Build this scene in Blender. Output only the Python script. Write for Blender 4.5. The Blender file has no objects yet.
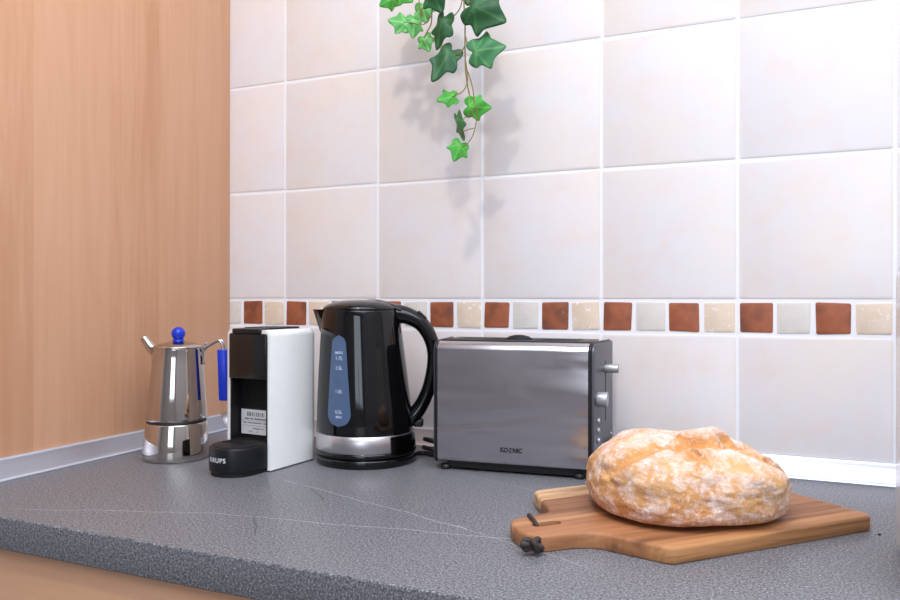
import bpy, bmesh, math, random
from mathutils import Vector, Matrix, noise
R = math.radians
PI = math.pi
random.seed(7)
scene = bpy.context.scene
COL = scene.collection

# ------------------------------------------------------------------ camera
YAW, ROLL, FPX, SHIFT = -0.4196, 0.0012, 766.5475, 1.0856
CAM = Vector((1.0025, -1.1938, 0.2508))
fw = Vector((math.sin(YAW), math.cos(YAW), 0))
r0 = Vector((math.cos(YAW), -math.sin(YAW), 0))
u0 = r0.cross(fw)
rt = math.cos(ROLL) * r0 + math.sin(ROLL) * u0
up = -math.sin(ROLL) * r0 + math.cos(ROLL) * u0
cd = bpy.data.cameras.new('camera')
cd.sensor_width = 36
cd.lens = FPX / 900 * 36
cd.shift_y = -SHIFT / 900
cd.clip_start = 0.01
cam = bpy.data.objects.new('camera', cd)
COL.objects.link(cam)
m = Matrix.Identity(4)
for i in range(3):
    m[i][0], m[i][1], m[i][2], m[i][3] = rt[i], up[i], -fw[i], CAM[i]
cam.matrix_world = m
scene.camera = cam


def seen(x, y, Y):
    """world point on the vertical plane y=Y that the photograph shows at pixel (x, y); used once to take measurements"""
    d = fw * FPX + rt * (x - 450) + up * (300 - SHIFT - y)
    t = (Y - CAM.y) / d.y
    return CAM + d * t


# ------------------------------------------------------------------ node helper
class NT:
    def __init__(s, name):
        s.m = bpy.data.materials.new(name)
        s.m.use_nodes = True
        s.t = s.m.node_tree
        s.b = s.t.nodes['Principled BSDF']
        s.out = s.t.nodes['Material Output']

    def n(s, kind, props=None, **ins):
        nd = s.t.nodes.new(kind)
        for k, v in (props or {}).items():
            setattr(nd, k, v)
        for k, v in ins.items():
            key = int(k[1:]) if k[0] == '_' else k.replace('__', ' ')
            s.put(nd.inputs[key], v)
        return nd

    def put(s, sock, v):
        if hasattr(v, 'is_output'):
            s.t.links.new(v, sock)
        elif isinstance(v, (int, float)) and sock.type == 'VECTOR':
            sock.default_value = (v, v, v)
        else:
            sock.default_value = v

    def p(s, **kw):
        for k, v in kw.items():
            s.put(s.b.inputs[k.replace('__', ' ')], v)
        return s

    def math(s, op, a, b=0.0, c=0.0, clamp=False):
        nd = s.n('ShaderNodeMath', dict(operation=op, use_clamp=clamp), _0=a, _1=b, _2=c)
        return nd.outputs[0]

    def mix(s, f, a, b, mode='MIX'):
        nd = s.n('ShaderNodeMix', dict(data_type='RGBA', blend_type=mode, clamp_factor=True))
        s.put(nd.inputs[0], f)
        s.put(nd.inputs[6], a)
        s.put(nd.inputs[7], b)
        return nd.outputs[2]

    def ramp(s, f, stops, interp='LINEAR'):
        nd = s.n('ShaderNodeValToRGB', _0=f)
        cr = nd.color_ramp
        cr.interpolation = interp
        while len(cr.elements) < len(stops):
            cr.elements.new(0.5)
        for e, (p, c) in zip(cr.elements, stops):
            e.position = p
            e.color = c if len(c) == 4 else (*c, 1)
        return nd.outputs[0]

    def coords(s, which='Object', scale=(1, 1, 1), rot=(0, 0, 0), loc=(0, 0, 0)):
        tc = s.n('ShaderNodeTexCoord')
        mp = s.n('ShaderNodeMapping', _0=tc.outputs[which], Scale=scale, Rotation=rot, Location=loc)
        return mp.outputs[0]

    def noise(s, v, scale, detail=3, rough=.5, dist=0.0):
        nd = s.n('ShaderNodeTexNoise', Vector=v, Scale=scale, Detail=detail, Roughness=rough, Distortion=dist)
        return nd.outputs[0]

    def bump(s, h, strength=.3, dist=.001):
        nd = s.n('ShaderNodeBump', Height=h, Strength=strength, Distance=dist)
        s.put(s.b.inputs['Normal'], nd.outputs[0])


def srgb(r, g, b, a=1.0):
    f = lambda c: (c / 255 / 12.92) if c / 255 <= .04045 else ((c / 255 + .055) / 1.055) ** 2.4
    return (f(r), f(g), f(b), a)


def plain(name, col, rough=.5, metal=0.0, coat=0.0, spec=.5, speck=0.0):
    t = NT(name)
    v = t.coords('Object')
    nz = t.noise(v, 60, 4, .6)
    c2 = tuple(min(1, c * 1.03 + .001) for c in col[:3]) + (1,)
    c1 = tuple(c * .97 for c in col[:3]) + (1,)
    t.p(Base__Color=t.mix(nz, c1, c2), Roughness=rough, Metallic=metal)
    t.b.inputs['Specular IOR Level'].default_value = spec
    if coat:
        t.p(Coat__Weight=coat, Coat__Roughness=.03)
    if speck:
        t.bump(t.noise(v, 900, 2), speck, .0003)
    return t.m


M = {}


def wood_mat(name, base, dark, light, axis='Z', scale=1.0, rough=.42, board_width=0.085):
    """laminate imitation of beech: long soft grain, boards of slightly different tone"""
    t = NT(name)
    sc = (lambda a, b: (a, a, b)) if axis == 'Z' else (lambda a, b: (b, a, a))
    raw = t.n('ShaderNodeTexCoord').outputs['Object']
    sep = t.n('ShaderNodeSeparateXYZ', _0=raw)
    q = t.math('ADD', sep.outputs[1], sep.outputs[0]) if axis == 'Z' else sep.outputs[2]
    # staves of uneven width
    q = t.math('ADD', q, t.math('MULTIPLY', t.math('SINE', t.math('MULTIPLY', q, 23.0)), .022))
    k = t.math('FLOOR', t.math('DIVIDE', t.math('ADD', q, .013), board_width))
    wn = t.n('ShaderNodeTexWhiteNoise', dict(noise_dimensions='1D'), W=k).outputs[0]
    shift = t.n('ShaderNodeCombineXYZ', X=0.0, Y=0.0, Z=t.math('MULTIPLY', wn, 9.0)) if axis == 'Z' else t.n('ShaderNodeCombineXYZ', X=t.math('MULTIPLY', wn, 9.0), Y=0.0, Z=0.0)
    mv = t.n('ShaderNodeVectorMath', dict(operation='ADD'), _0=raw, _1=shift.outputs[0]).outputs[0]

    def grain(a, b, detail, dist):
        mp = t.n('ShaderNodeMapping', _0=mv, Scale=sc(a, b))
        return t.noise(mp.outputs[0], 1.0, detail, .6, dist)
    n1 = grain(16, 1.3, 4, 1.4)
    n2 = grain(120, 5, 4, .3)
    n3 = grain(40, 2.4, 5, .8)
    c = t.mix(t.ramp(n1, [(.3, (0, 0, 0)), (.7, (1, 1, 1))]), dark, light)
    c = t.mix(.5, c, base)
    c = t.mix(t.math('MULTIPLY', t.ramp(n3, [(.5, (0, 0, 0)), (.72, (1, 1, 1))]), .30), c, dark)
    c = t.mix(t.math('MULTIPLY', t.ramp(n2, [(.45, (0, 0, 0)), (.7, (1, 1, 1))]), .34), c, dark)
    c = t.mix(t.math('MULTIPLY', wn, .5), c, light)
    t.p(Base__Color=c, Roughness=rough)
    t.bump(n2, .05, .0005)
    return t.m


# ------------------------------------------------------------------ mesh helpers
def link(name, bm, mat, parent=None, smooth=True, sharp=35, mats=None):
    me = bpy.data.meshes.new(name)
    if smooth:
        for f in bm.faces:
            f.smooth = True
        for e in bm.edges:
            if len(e.link_faces) == 2 and e.calc_face_angle(0) > R(sharp):
                e.smooth = False
    bm.normal_update()
    bm.to_mesh(me)
    bm.free()
    for q in (mats or [mat]):
        me.materials.append(q)
    o = bpy.data.objects.new(name, me)
    COL.objects.link(o)
    if parent is not None:
        o.parent = parent
    return o


def tag(o, label, cat, group=None):
    o['label'] = label
    o['category'] = cat
    if group:
        o['group'] = group
    return o


def thing(name, label, cat, loc=(0, 0, 0), rz=0.0, group=None):
    o = bpy.data.objects.new(name, None)
    COL.objects.link(o)
    o.empty_display_size = .03
    o.location = loc
    o.rotation_euler = (0, 0, rz)
    return tag(o, label, cat, group)


def struct(name, bm, mat, **kw):
    o = link(name, bm, mat, **kw)
    o['kind'] = 'structure'
    return o


def add_box(bm, lo, hi, bevel=0.0, seg=2, mi=0, edges=None):
    r = bmesh.ops.create_cube(bm, size=1)
    vs = r['verts']
    for v in vs:
        v.co = Vector([lo[i] + (v.co[i] + .5) * (hi[i] - lo[i]) for i in range(3)])
    fs = list({f for v in vs for f in v.link_faces})
    for f in fs:
        f.material_index = mi
    if bevel:
        es = list({e for v in vs for e in v.link_edges})
        if edges:
            es = [e for e in es if edges((e.verts[0].co + e.verts[1].co) / 2, (e.verts[1].co - e.verts[0].co).normalized())]
        rr = bmesh.ops.bevel(bm, geom=es, offset=bevel, segments=seg, profile=.5, affect='EDGES')
        for f in rr['faces']:
            f.material_index = mi
    return bm


def box(lo, hi, bevel=0.0, seg=2, edges=None):
    return add_box(bmesh.new(), lo, hi, bevel, seg, 0, edges)


def add_lathe(bm, prof, seg=72, lean=None, cap0=True, cap1=True):
    rings = []
    for (z, r) in prof:
        off = lean(z) if lean else (0, 0)
        rings.append([bm.verts.new((off[0] + r * math.cos(2 * PI * k / seg), off[1] + r * math.sin(2 * PI * k / seg), z)) for k in range(seg)])
    for a, b in zip(rings, rings[1:]):
        for k in range(seg):
            bm.faces.new((a[k], a[(k + 1) % seg], b[(k + 1) % seg], b[k]))
    if cap0:
        bm.faces.new(list(reversed(rings[0])))
    if cap1:
        bm.faces.new(rings[-1])
    return bm


def lathe(prof, **kw):
    return add_lathe(bmesh.new(), prof, **kw)


def add_tube(bm, pts, rad, seg=10, sub=6, closed=False, flat=None):
    """smooth tube through points; rad number or per-point list; flat=(w,h) gives an elliptical section"""
    P = [Vector(p) for p in pts]
    n = len(P)
    rads = rad if isinstance(rad, (list, tuple)) else [rad] * n
    path, rr = [], []
    last = n if closed else n - 1
    for i in range(last):
        p0 = P[(i - 1) % n] if (closed or i > 0) else P[0] * 2 - P[1]
        p1, p2 = P[i], P[(i + 1) % n]
        p3 = P[(i + 2) % n] if (closed or i + 2 < n) else P[-1] * 2 - P[-2]
        for k in range(sub):
            t = k / sub
            path.append(.5 * ((2 * p1) + (p2 - p0) * t + (2 * p0 - 5 * p1 + 4 * p2 - p3) * t * t + (3 * p1 - p0 - 3 * p2 + p3) * t ** 3))
            rr.append(rads[i] * (1 - t) + rads[(i + 1) % n] * t)
    if not closed:
        path.append(P[-1])
        rr.append(rads[-1])
    rings = []
    nrm = None
    for i, p in enumerate(path):
        if closed:
            tg = path[(i + 1) % len(path)] - path[i - 1]
        else:
            tg = path[min(i + 1, len(path) - 1)] - path[max(i - 1, 0)]
        tg.normalize()
        if nrm is None:
            ref = Vector((0, 0, 1)) if abs(tg.z) < .9 else Vector((0, 1, 0))
            nrm = (ref - tg * ref.dot(tg)).normalized()
        else:
            nrm = (nrm - tg * nrm.dot(tg)).normalized()
        bi = tg.cross(nrm)
        fx, fy = flat or (1, 1)
        rings.append([bm.verts.new(p + (nrm * math.cos(2 * PI * k / seg) * fx + bi * math.sin(2 * PI * k / seg) * fy) * rr[i]) for k in range(seg)])
    prs = list(zip(rings, rings[1:]))
    if closed:
        prs.append((rings[-1], rings[0]))
    for a, b in prs:
        for k in range(seg):
            bm.faces.new((a[k], a[(k + 1) % seg], b[(k + 1) % seg], b[k]))
    if not closed:
        bm.faces.new(list(reversed(rings[0])))
        bm.faces.new(rings[-1])
    return bm


def tube(pts, rad, **kw):
    return add_tube(bmesh.new(), pts, rad, **kw)


def add_prism(bm, poly, z0, z1, fn=None):
    """closed outline (x,y) raised from z0 to z1"""
    fn = fn or (lambda x, y, z: (x, y, z))
    a = [bm.verts.new(fn(x, y, z0)) for x, y in poly]
    b = [bm.verts.new(fn(x, y, z1)) for x, y in poly]
    n = len(poly)
    fs = [bm.faces.new(list(reversed(a))), bm.faces.new(b)]
    for k in range(n):
        fs.append(bm.faces.new((a[k], a[(k + 1) % n], b[(k + 1) % n], b[k])))
    return bm


def prism(poly, z0, z1, bevel=0.0, seg=3, fn=None):
    bm = add_prism(bmesh.new(), poly, z0, z1, fn)
    bmesh.ops.recalc_face_normals(bm, faces=bm.faces[:])
    if bevel:
        es = [e for e in bm.edges if abs(e.verts[0].co.z - e.verts[1].co.z) < 1e-6]
        bmesh.ops.bevel(bm, geom=es, offset=bevel, segments=seg, profile=.5, affect='EDGES')
    return bm


def round_poly(pts, rads, seg=6):
    """round the corners of a polygon"""
    out = []
    n = len(pts)
    for i, p in enumerate(pts):
        p = Vector(p)
        a = Vector(pts[i - 1])
        b = Vector(pts[(i + 1) % n])
        rad = rads[i] if isinstance(rads, (list, tuple)) else rads
        if rad <= 0:
            out.append(tuple(p))
            continue
        u = (a - p).normalized()
        v = (b - p).normalized()
        ang = u.angle(v)
        d = min(rad / math.tan(ang / 2), (a - p).length * .49, (b - p).length * .49)
        rad2 = d * math.tan(ang / 2)
        cdir = (u + v).normalized()
        c = p + cdir * (rad2 / math.sin(ang / 2))
        s = p + u * d - c
        e = p + v * d - c
        a0 = math.atan2(s.y, s.x)
        a1 = math.atan2(e.y, e.x)
        da = (a1 - a0 + PI) % (2 * PI) - PI
        for k in range(seg + 1):
            w = a0 + da * k / seg
            out.append((c.x + rad2 * math.cos(w), c.y + rad2 * math.sin(w)))
    return out


def text(body, size, mat, parent, name, loc, rot, depth=.0003, bold=0.0, align='CENTER', squash=1.0, space=1.0):
    """raised lettering turned into a mesh"""
    cu = bpy.data.curves.new(name, 'FONT')
    cu.body = body
    cu.size = size
    cu.extrude = depth
    cu.offset = bold
    cu.space_character = space
    cu.align_x = align
    cu.align_y = 'CENTER'
    cu.resolution_u = 4
    tmp = bpy.data.objects.new(name + '_tmp', cu)
    COL.objects.link(tmp)
    dg = bpy.context.evaluated_depsgraph_get()
    me = bpy.data.meshes.new_from_object(tmp.evaluated_get(dg))
    bpy.data.objects.remove(tmp)
    bpy.data.curves.remove(cu)
    me.name = name
    me.materials.clear()
    me.materials.append(mat)
    o = bpy.data.objects.new(name, me)
    COL.objects.link(o)
    o.parent = parent
    o.location = loc
    o.rotation_euler = rot
    o.scale = (squash, 1, 1)
    return o


# ------------------------------------------------------------------ materials
BEECH = (srgb(206, 156, 120), srgb(190, 136, 98), srgb(220, 174, 140))
M['wood_panel'] = wood_mat('beech_laminate', *BEECH)
M['wood_front'] = wood_mat('beech_laminate_front', *BEECH, axis='X', board_width=.4)


def tile_mat():
    t = NT('glazed_tile')
    at = t.n('ShaderNodeAttribute', dict(attribute_name='tint')).outputs['Fac']
    v = t.coords('Object')
    tc = t.n('ShaderNodeVectorMath', dict(operation='ADD'), _0=v)
    cx = t.n('ShaderNodeCombineXYZ', X=t.math('MULTIPLY', at, 37.0), Y=0.0, Z=t.math('MULTIPLY', at, 11.0))
    t.put(tc.inputs[1], cx.outputs[0])
    w = tc.outputs[0]
    n1 = t.noise(w, 7, 3, .5)
    n2 = t.noise(w, 22, 4, .55)
    c = t.mix(t.ramp(n1, [(.38, (0, 0, 0)), (.68, (1, 1, 1))]), srgb(228, 226, 229), srgb(231, 225, 219))
    c = t.mix(t.math('MULTIPLY', t.ramp(n2, [(.5, (0, 0, 0)), (.75, (1, 1, 1))]), .5), c, srgb(229, 213, 203))
    t.p(Base__Color=c, Roughness=.34)
    t.b.inputs['Specular IOR Level'].default_value = .35
    t.bump(n2, .06, .001)
    return t.m


def mosaic_mat(name, c1, c2, chip, chip_at, chip_amt, stain=None):
    t = NT(name)
    v = t.coords('Object')
    n1 = t.noise(v, 45, 4, .6)
    n2 = t.noise(v, 130, 3, .6, .6)
    c = t.mix(t.ramp(n1, [(.3, (0, 0, 0)), (.7, (1, 1, 1))]), c1, c2)
    if stain:
        c = t.mix(t.ramp(t.noise(v, 24, 2), [(.5, (0, 0, 0)), (.66, (1, 1, 1))]), c, stain)
    c = t.mix(t.math('MULTIPLY', t.ramp(n2, [(chip_at, (0, 0, 0)), (chip_at + .05, (1, 1, 1))]), chip_amt), c, chip)
    t.p(Base__Color=c, Roughness=.5)
    t.bump(n2, .25, .001)
    return t.m


M['tile'] = tile_mat()
M['grout'] = plain('white_grout', srgb(240, 242, 247), .8)
WHITE_CHIP = srgb(240, 238, 238)
M['mos_brown'] = mosaic_mat('terracotta_mosaic', srgb(146, 82, 54), srgb(170, 100, 68), srgb(214, 178, 160), .72, .7, srgb(122, 72, 54))
M['mos_beige'] = mosaic_mat('beige_mosaic', srgb(226, 206, 182), srgb(230, 216, 198), WHITE_CHIP, .6, .9)
M['mos_white'] = mosaic_mat('ivory_mosaic', srgb(214, 211, 204), srgb(224, 221, 215), WHITE_CHIP, .7, .5)


def counter_mat():
    t = NT('speckled_laminate')
    v = t.n('ShaderNodeTexCoord').outputs['Object']
    n1 = t.noise(v, 330, 3, .75)
    n2 = t.noise(v, 520, 2, .7)
    n3 = t.noise(v, 9, 4, .6)
    c = t.mix(t.ramp(n1, [(.34, (0, 0, 0)), (.66, (1, 1, 1))]), srgb(54, 55, 60), srgb(138, 139, 144))
    c = t.mix(t.ramp(n2, [(.56, (0, 0, 0)), (.66, (1, 1, 1))]), c, srgb(182, 184, 188))
    c = t.mix(t.ramp(n2, [(.32, (1, 1, 1)), (.42, (0, 0, 0))]), c, srgb(36, 38, 44))
    c = t.mix(t.math('MULTIPLY', n3, .25), c, srgb(94, 97, 104))
    # veins: straight-ish pale lines and short dark hairlines, warped a little
    wn = t.n('ShaderNodeTexNoise', Vector=v, Scale=14.0, Detail=3.0)
    off = t.n('ShaderNodeVectorMath', dict(operation='SUBTRACT'), _0=wn.outputs[1], _1=(.5, .5, .5)).outputs[0]
    off = t.n('ShaderNodeVectorMath', dict(operation='SCALE'), _0=off, Scale=.022).outputs[0]
    pos = t.n('ShaderNodeVectorMath', dict(operation='ADD'), _0=v, _1=off).outputs[0]
    sep = t.n('ShaderNodeSeparateXYZ', _0=pos)
    X, Y = sep.outputs[0], sep.outputs[1]

    def vein(a, b, w, col, amt, c):
        ax, ay = a
        dx, dy = b[0] - ax, b[1] - ay
        L = math.hypot(dx, dy)
        dx, dy = dx / L, dy / L
        px = t.math('SUBTRACT', X, ax)
        py = t.math('SUBTRACT', Y, ay)
        s = t.math('ADD', t.math('MULTIPLY', px, dx), t.math('MULTIPLY', py, dy))
        q = t.math('ABSOLUTE', t.math('SUBTRACT', t.math('MULTIPLY', px, dy), t.math('MULTIPLY', py, dx)))
        line = t.math('SUBTRACT', 1.0, t.math('DIVIDE', q, w), clamp=True)
        inside = t.math('MULTIPLY', t.math('GREATER_THAN', s, 0.0), t.math('LESS_THAN', s, L))
        f = t.math('MULTIPLY', t.math('MULTIPLY', line, inside), amt)
        f = t.math('MULTIPLY', f, t.ramp(n1, [(.25, (.35, .35, .35)), (.6, (1, 1, 1))]))
        return t.mix(f, c, col)
    pale, ink = srgb(186, 188, 192), srgb(34, 35, 40)
    c = vein((.362, -.318), (.679, -.423), .0013, pale, .85, c)
    c = vein((.154, -.570), (.381, -.489), .0013, pale, .7, c)
    c = vein((.381, -.489), (.755, -.434), .0013, pale, .85, c)
    c = vein((.588, -.196), (.70, -.235), .0012, pale, .5, c)
    c = vein((.66, -.415), (.83, -.49), .0012, pale, .55, c)
    c = vein((.420, -.341), (.468, -.386), .0013, ink, .9, c)
    c = vein((.468, -.386), (.435, -.400), .0012, ink, .8, c)
    c = vein((.439, -.480), (.482, -.535), .0012, ink, .85, c)
    t.p(Base__Color=c, Roughness=t.math('MULTIPLY_ADD', n1, .16, .29))
    t.b.inputs['Specular IOR Level'].default_value = .42
    t.bump(n2, .12, .0004)
    return t.m


M['counter'] = counter_mat()
M['alu'] = plain('satin_aluminium', srgb(178, 180, 190), .44, .85)
M['alu_lip'] = plain('aluminium_lip', srgb(204, 212, 226), .35, .6)
M['chrome'] = plain('polished_steel', srgb(196, 190, 184), .045, 1.0)
M['steel_wire'] = plain('steel_wire', srgb(205, 203, 200), .16, 1.0)
M['blue'] = plain('blue_plastic', srgb(12, 50, 192), .32, spec=.5)
M['gasket'] = plain('dark_gasket', srgb(34, 30, 30), .5)
M['white_plastic'] = plain('white_plastic', srgb(236, 238, 236), .22, coat=.3)
M['black_gloss'] = plain('black_gloss', srgb(9, 10, 12), .06)
M['black_satin'] = plain('black_satin', srgb(20, 22, 26), .34, spec=.4)
M['black_matt'] = plain('black_matt', srgb(20, 20, 22), .5)
M['black_deep'] = plain('black_deep', srgb(9, 9, 10), .6)
M['smoke'] = plain('smoked_cover', srgb(15, 15, 17), .14)
M['letter_white'] = plain('letter_white', srgb(226, 228, 232), .5)
M['letter_black'] = plain('letter_black', srgb(18, 18, 20), .5)
M['letter_pale'] = plain('letter_pale', srgb(190, 208, 232), .5)
M['sticker'] = plain('paper_label', srgb(206, 208, 210), .6)
M['ink'] = plain('label_ink', srgb(70, 72, 76), .7)
M['ink_faint'] = plain('label_ink_faint', srgb(150, 153, 158), .7)
M['gauge'] = plain('blue_gauge', srgb(112, 140, 180), .28, coat=.3)
M['grey_dial'] = plain('grey_plastic', srgb(178, 180, 184), .35, .55)
M['end_panel'] = plain('graphite_plastic', srgb(88, 90, 98), .36, .35)
M['cord'] = plain('black_cord', srgb(20, 20, 22), .5)
M['leather'] = plain('dark_leather', srgb(52, 44, 42), .65)


def brushed():
    t = NT('brushed_steel')
    v = t.coords('Object', (1.2, 1, 900))
    n1 = t.noise(v, 1, 2)
    v2 = t.coords('Object', (6, 6, 22))
    n2 = t.noise(v2, 1.0, 1, .4, .6)
    t.p(Base__Color=t.mix(n1, srgb(196, 193, 198), srgb(210, 207, 212)), Metallic=1.0, Roughness=.22)
    h = t.math('ADD', t.math('MULTIPLY', n1, .006), n2)
    t.bump(h, .95, .006)
    return t.m


M['brushed'] = brushed()
M['band'] = plain('steel_band', srgb(206, 202, 204), .34, 1.0)

# ------------------------------------------------------------------ setting: wall, trims, room
ZM = .2496          # top grout line of the mosaic strip
ROW = .20468
X0 = .1301          # first full vertical grout line
COLW = .2


def back_wall():
    bm = bmesh.new()
    lay = bm.faces.layers.float.new('tint')
    XA, XB, ZA, ZB = -.66, 2.56, -.9, 1.72
    add_box(bm, (XA, .0, ZA), (XB, .12, ZB), mi=1)
    rnd = random.Random(3)

    def tile(x0, x1, z0, z1, mi, d, bev, jit):
        q = [(x0, z0), (x1, z0), (x1, z1), (x0, z1)]
        q = [(a + rnd.uniform(-jit, jit), b + rnd.uniform(-jit, jit)) for a, b in q]
        q = round_poly(q, bev * 1.6, 3)
        n = len(q)
        cx, cz = (x0 + x1) / 2, (z0 + z1) / 2
        A = [bm.verts.new((a, .0005, b)) for a, b in q]
        B = [bm.verts.new((a, -d + .0006, b)) for a, b in q]
        sx = 1 - bev * 1.3 / (x1 - x0) * 2
        sz = 1 - bev * 1.3 / (z1 - z0) * 2
        Cc = [bm.verts.new((cx + (a - cx) * sx, -d, cz + (b - cz) * sz)) for a, b in q]
        fs = [bm.faces.new(Cc)]
        for k in range(n):
            fs.append(bm.faces.new((A[k], A[(k + 1) % n], B[(k + 1) % n], B[k])))
            fs.append(bm.faces.new((B[k], B[(k + 1) % n], Cc[(k + 1) % n], Cc[k])))
        tv = rnd.random()
        for f in fs:
            f.material_index = mi
            f[lay] = tv
    g = .0023
    rows = [(ZM + k * ROW, ZM + (k + 1) * ROW) for k in range(7)] + [(.199 - .2047 * (k + 1), .199 - .2047 * k) for k in range(2)]
    for c in range(-1, 12):
        xa, xb = X0 + c * COLW, X0 + (c + 1) * COLW
        for za, zb in rows:
            tile(xa + g, xb - g, za + g, zb - g, 0, .0013, .0018, .0006)
        for k in range(4):
            a, b = xa + k * .05, xa + (k + 1) * .05
            kind = [2, 4, 2, 3][k] if c != 0 else [2, 3, 2, 3][k]
            tile(a + .0032, b - .0032, .199 + .0036, ZM - .0036, kind, .0014, .0016, .0011)
    bmesh.ops.recalc_face_normals(bm, faces=bm.faces[:])
    o = struct('wall_back', bm, None, smooth=True, sharp=50, mats=[M['tile'], M['grout'], M['mos_brown'], M['mos_beige'], M['mos_white']])
    return o


back_wall()

M['paint'] = plain('wall_paint', srgb(176, 173, 172), .8)
M['paint_ceiling'] = plain('ceiling_paint', srgb(236, 236, 236), .85)
M['floor_tile'] = plain('floor_tile', srgb(92, 82, 74), .45)
struct('floor', box((-.66, -3.6, -1.0), (2.56, .12, -.9)), M['floor_tile'], smooth=False)
struct('ceiling', box((-.66, -3.6, 1.72), (2.56, .12, 1.82)), M['paint_ceiling'], smooth=False)
struct('wall_left', box((-.78, -3.6, -.9), (-.66, .12, 1.72)), M['paint'], smooth=False)
struct('wall_right', box((2.56, -3.6, -.9), (2.68, .12, 1.72)), M['paint'], smooth=False)
WX0, WX1, WZ0, WZ1 = .95, 2.25, .05, 1.35
bm = bmesh.new()
add_box(bm, (-.66, -3.72, -.9), (WX0, -3.6, 1.72))
add_box(bm, (WX1, -3.72, -.9), (2.56, -3.6, 1.72))
add_box(bm, (WX0, -3.72, -.9), (WX1, -3.6, WZ0))
add_box(bm, (WX0, -3.72, WZ1), (WX1, -3.6, 1.72))
struct('wall_front', bm, M['paint'], smooth=False)
bm = bmesh.new()
fr = .05
add_box(bm, (WX0, -3.68, WZ0), (WX0 + fr, -3.62, WZ1), .004)
add_box(bm, (WX1 - fr, -3.68, WZ0), (WX1, -3.62, WZ1), .004)
add_box(bm, (WX0 + fr, -3.68, WZ0), (WX1 - fr, -3.62, WZ0 + fr), .004)
add_box(bm, (WX0 + fr, -3.68, WZ1 - fr), (WX1 - fr, -3.62, WZ1), .004)
add_box(bm, ((WX0 + WX1) / 2 - .03, -3.68, WZ0 + fr), ((WX0 + WX1) / 2 + .03, -3.62, WZ1 - fr), .004)
struct('window_1', bm, M['white_plastic'])

# aluminium sealing profile along the worktop
PROF = [(0, 0), (.0200, 0), (.0206, .0016), (.0196, .0030), (.0178, .0040), (.0148, .0085), (.0115, .0145), (.0080, .0205), (.0058, .0250),
        (.0050, .0272), (.0036, .0288), (.0018, .0292), (0, .0292)]


def trim(name, to_world, length0, length1):
    bm = bmesh.new()
    a = [bm.verts.new(to_world(length0, d, z)) for d, z in PROF]
    b = [bm.verts.new(to_world(length1, d, z)) for d, z in PROF]
    n = len(PROF)
    for k in range(n):
        f = bm.faces.new((a[k], a[(k + 1) % n], b[(k + 1) % n], b[k]))
        f.material_index = 1 if k in (1, 2, 3, 9, 10, 11) else 0
    bm.faces.new(a)
    bm.faces.new(b)
    bmesh.ops.recalc_face_normals(bm, faces=bm.faces[:])
    return struct(name, bm, None, sharp=28, mats=[M['alu'], M['alu_lip']])


trim('trim_1', lambda s, d, z: (d, s, z), -.60, -.031)
trim('trim_2', lambda s, d, z: (s, -d - .0018, z), .031, 2.5)
bm = bmesh.new()                                   # rounded corner piece between the two profiles
seg = 14
rings = []
for i in range(9):
    a = (PI / 2) * i / 8
    rr, z = .0335 * math.cos(a) ** .6 + .001, .031 * math.sin(a)
    ring = []
    for k in range(seg + 1):
        w = -(PI / 2) * k / seg
        ring.append(bm.verts.new((.0005 + rr * math.cos(w), -.0022 + rr * math.sin(w), z)))
    ring.append(bm.verts.new((.0005, -.0022, z)))
    rings.append(ring)
for a, b in zip(rings, rings[1:]):
    for k in range(len(a)):
        bm.faces.new((a[k], a[(k + 1) % len(a)], b[(k + 1) % len(a)], b[k]))
bm.faces.new(rings[0])
bm.faces.new(rings[-1])
bmesh.ops.recalc_face_normals(bm, faces=bm.faces[:])
struct('trim_3', bm, M['alu'])

# ------------------------------------------------------------------ furniture
tag(link('worktop', box((.0, -.6, -.038), (2.5, -.0018, .0), .0022, 3, edges=lambda c, d: c.y < -.59 and abs(d.x) > .9), M['counter']),
    'dark grey speckled laminate worktop with thin pale veins, running along the tiled wall', 'worktop')
t = thing('tall_cabinet', 'tall beech-coloured cabinet whose plain side panel closes the worktop on the left', 'cabinet', (-.3, -.3, -.9))
link('side_panel', box((.281, -.32, 0), (.3, .2982, 2.55), .0008), M['wood_panel'], t)
link('carcass', box((-.3, -.30, .0), (.2795, .2982, 2.55)), M['wood_panel'], t)
t = thing('base_cabinet', 'beech-coloured base cabinet under the front edge of the grey worktop', 'cabinet', (1.25, -.3, -.9))
link('carcass', box((-1.248, -.268, 0), (1.25, .29, .862)), M['wood_front'], t)
link('front_panel', box((-1.248, -.2895, .10), (-.40, -.2685, .8585), .001), M['wood_front'], t)
link('front_panel', box((-.397, -.2895, .10), (.40, -.2685, .8585), .001), M['wood_front'], t)
link('front_panel', box((.403, -.2895, .10), (1.248, -.2685, .8585), .001), M['wood_front'], t)

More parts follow.
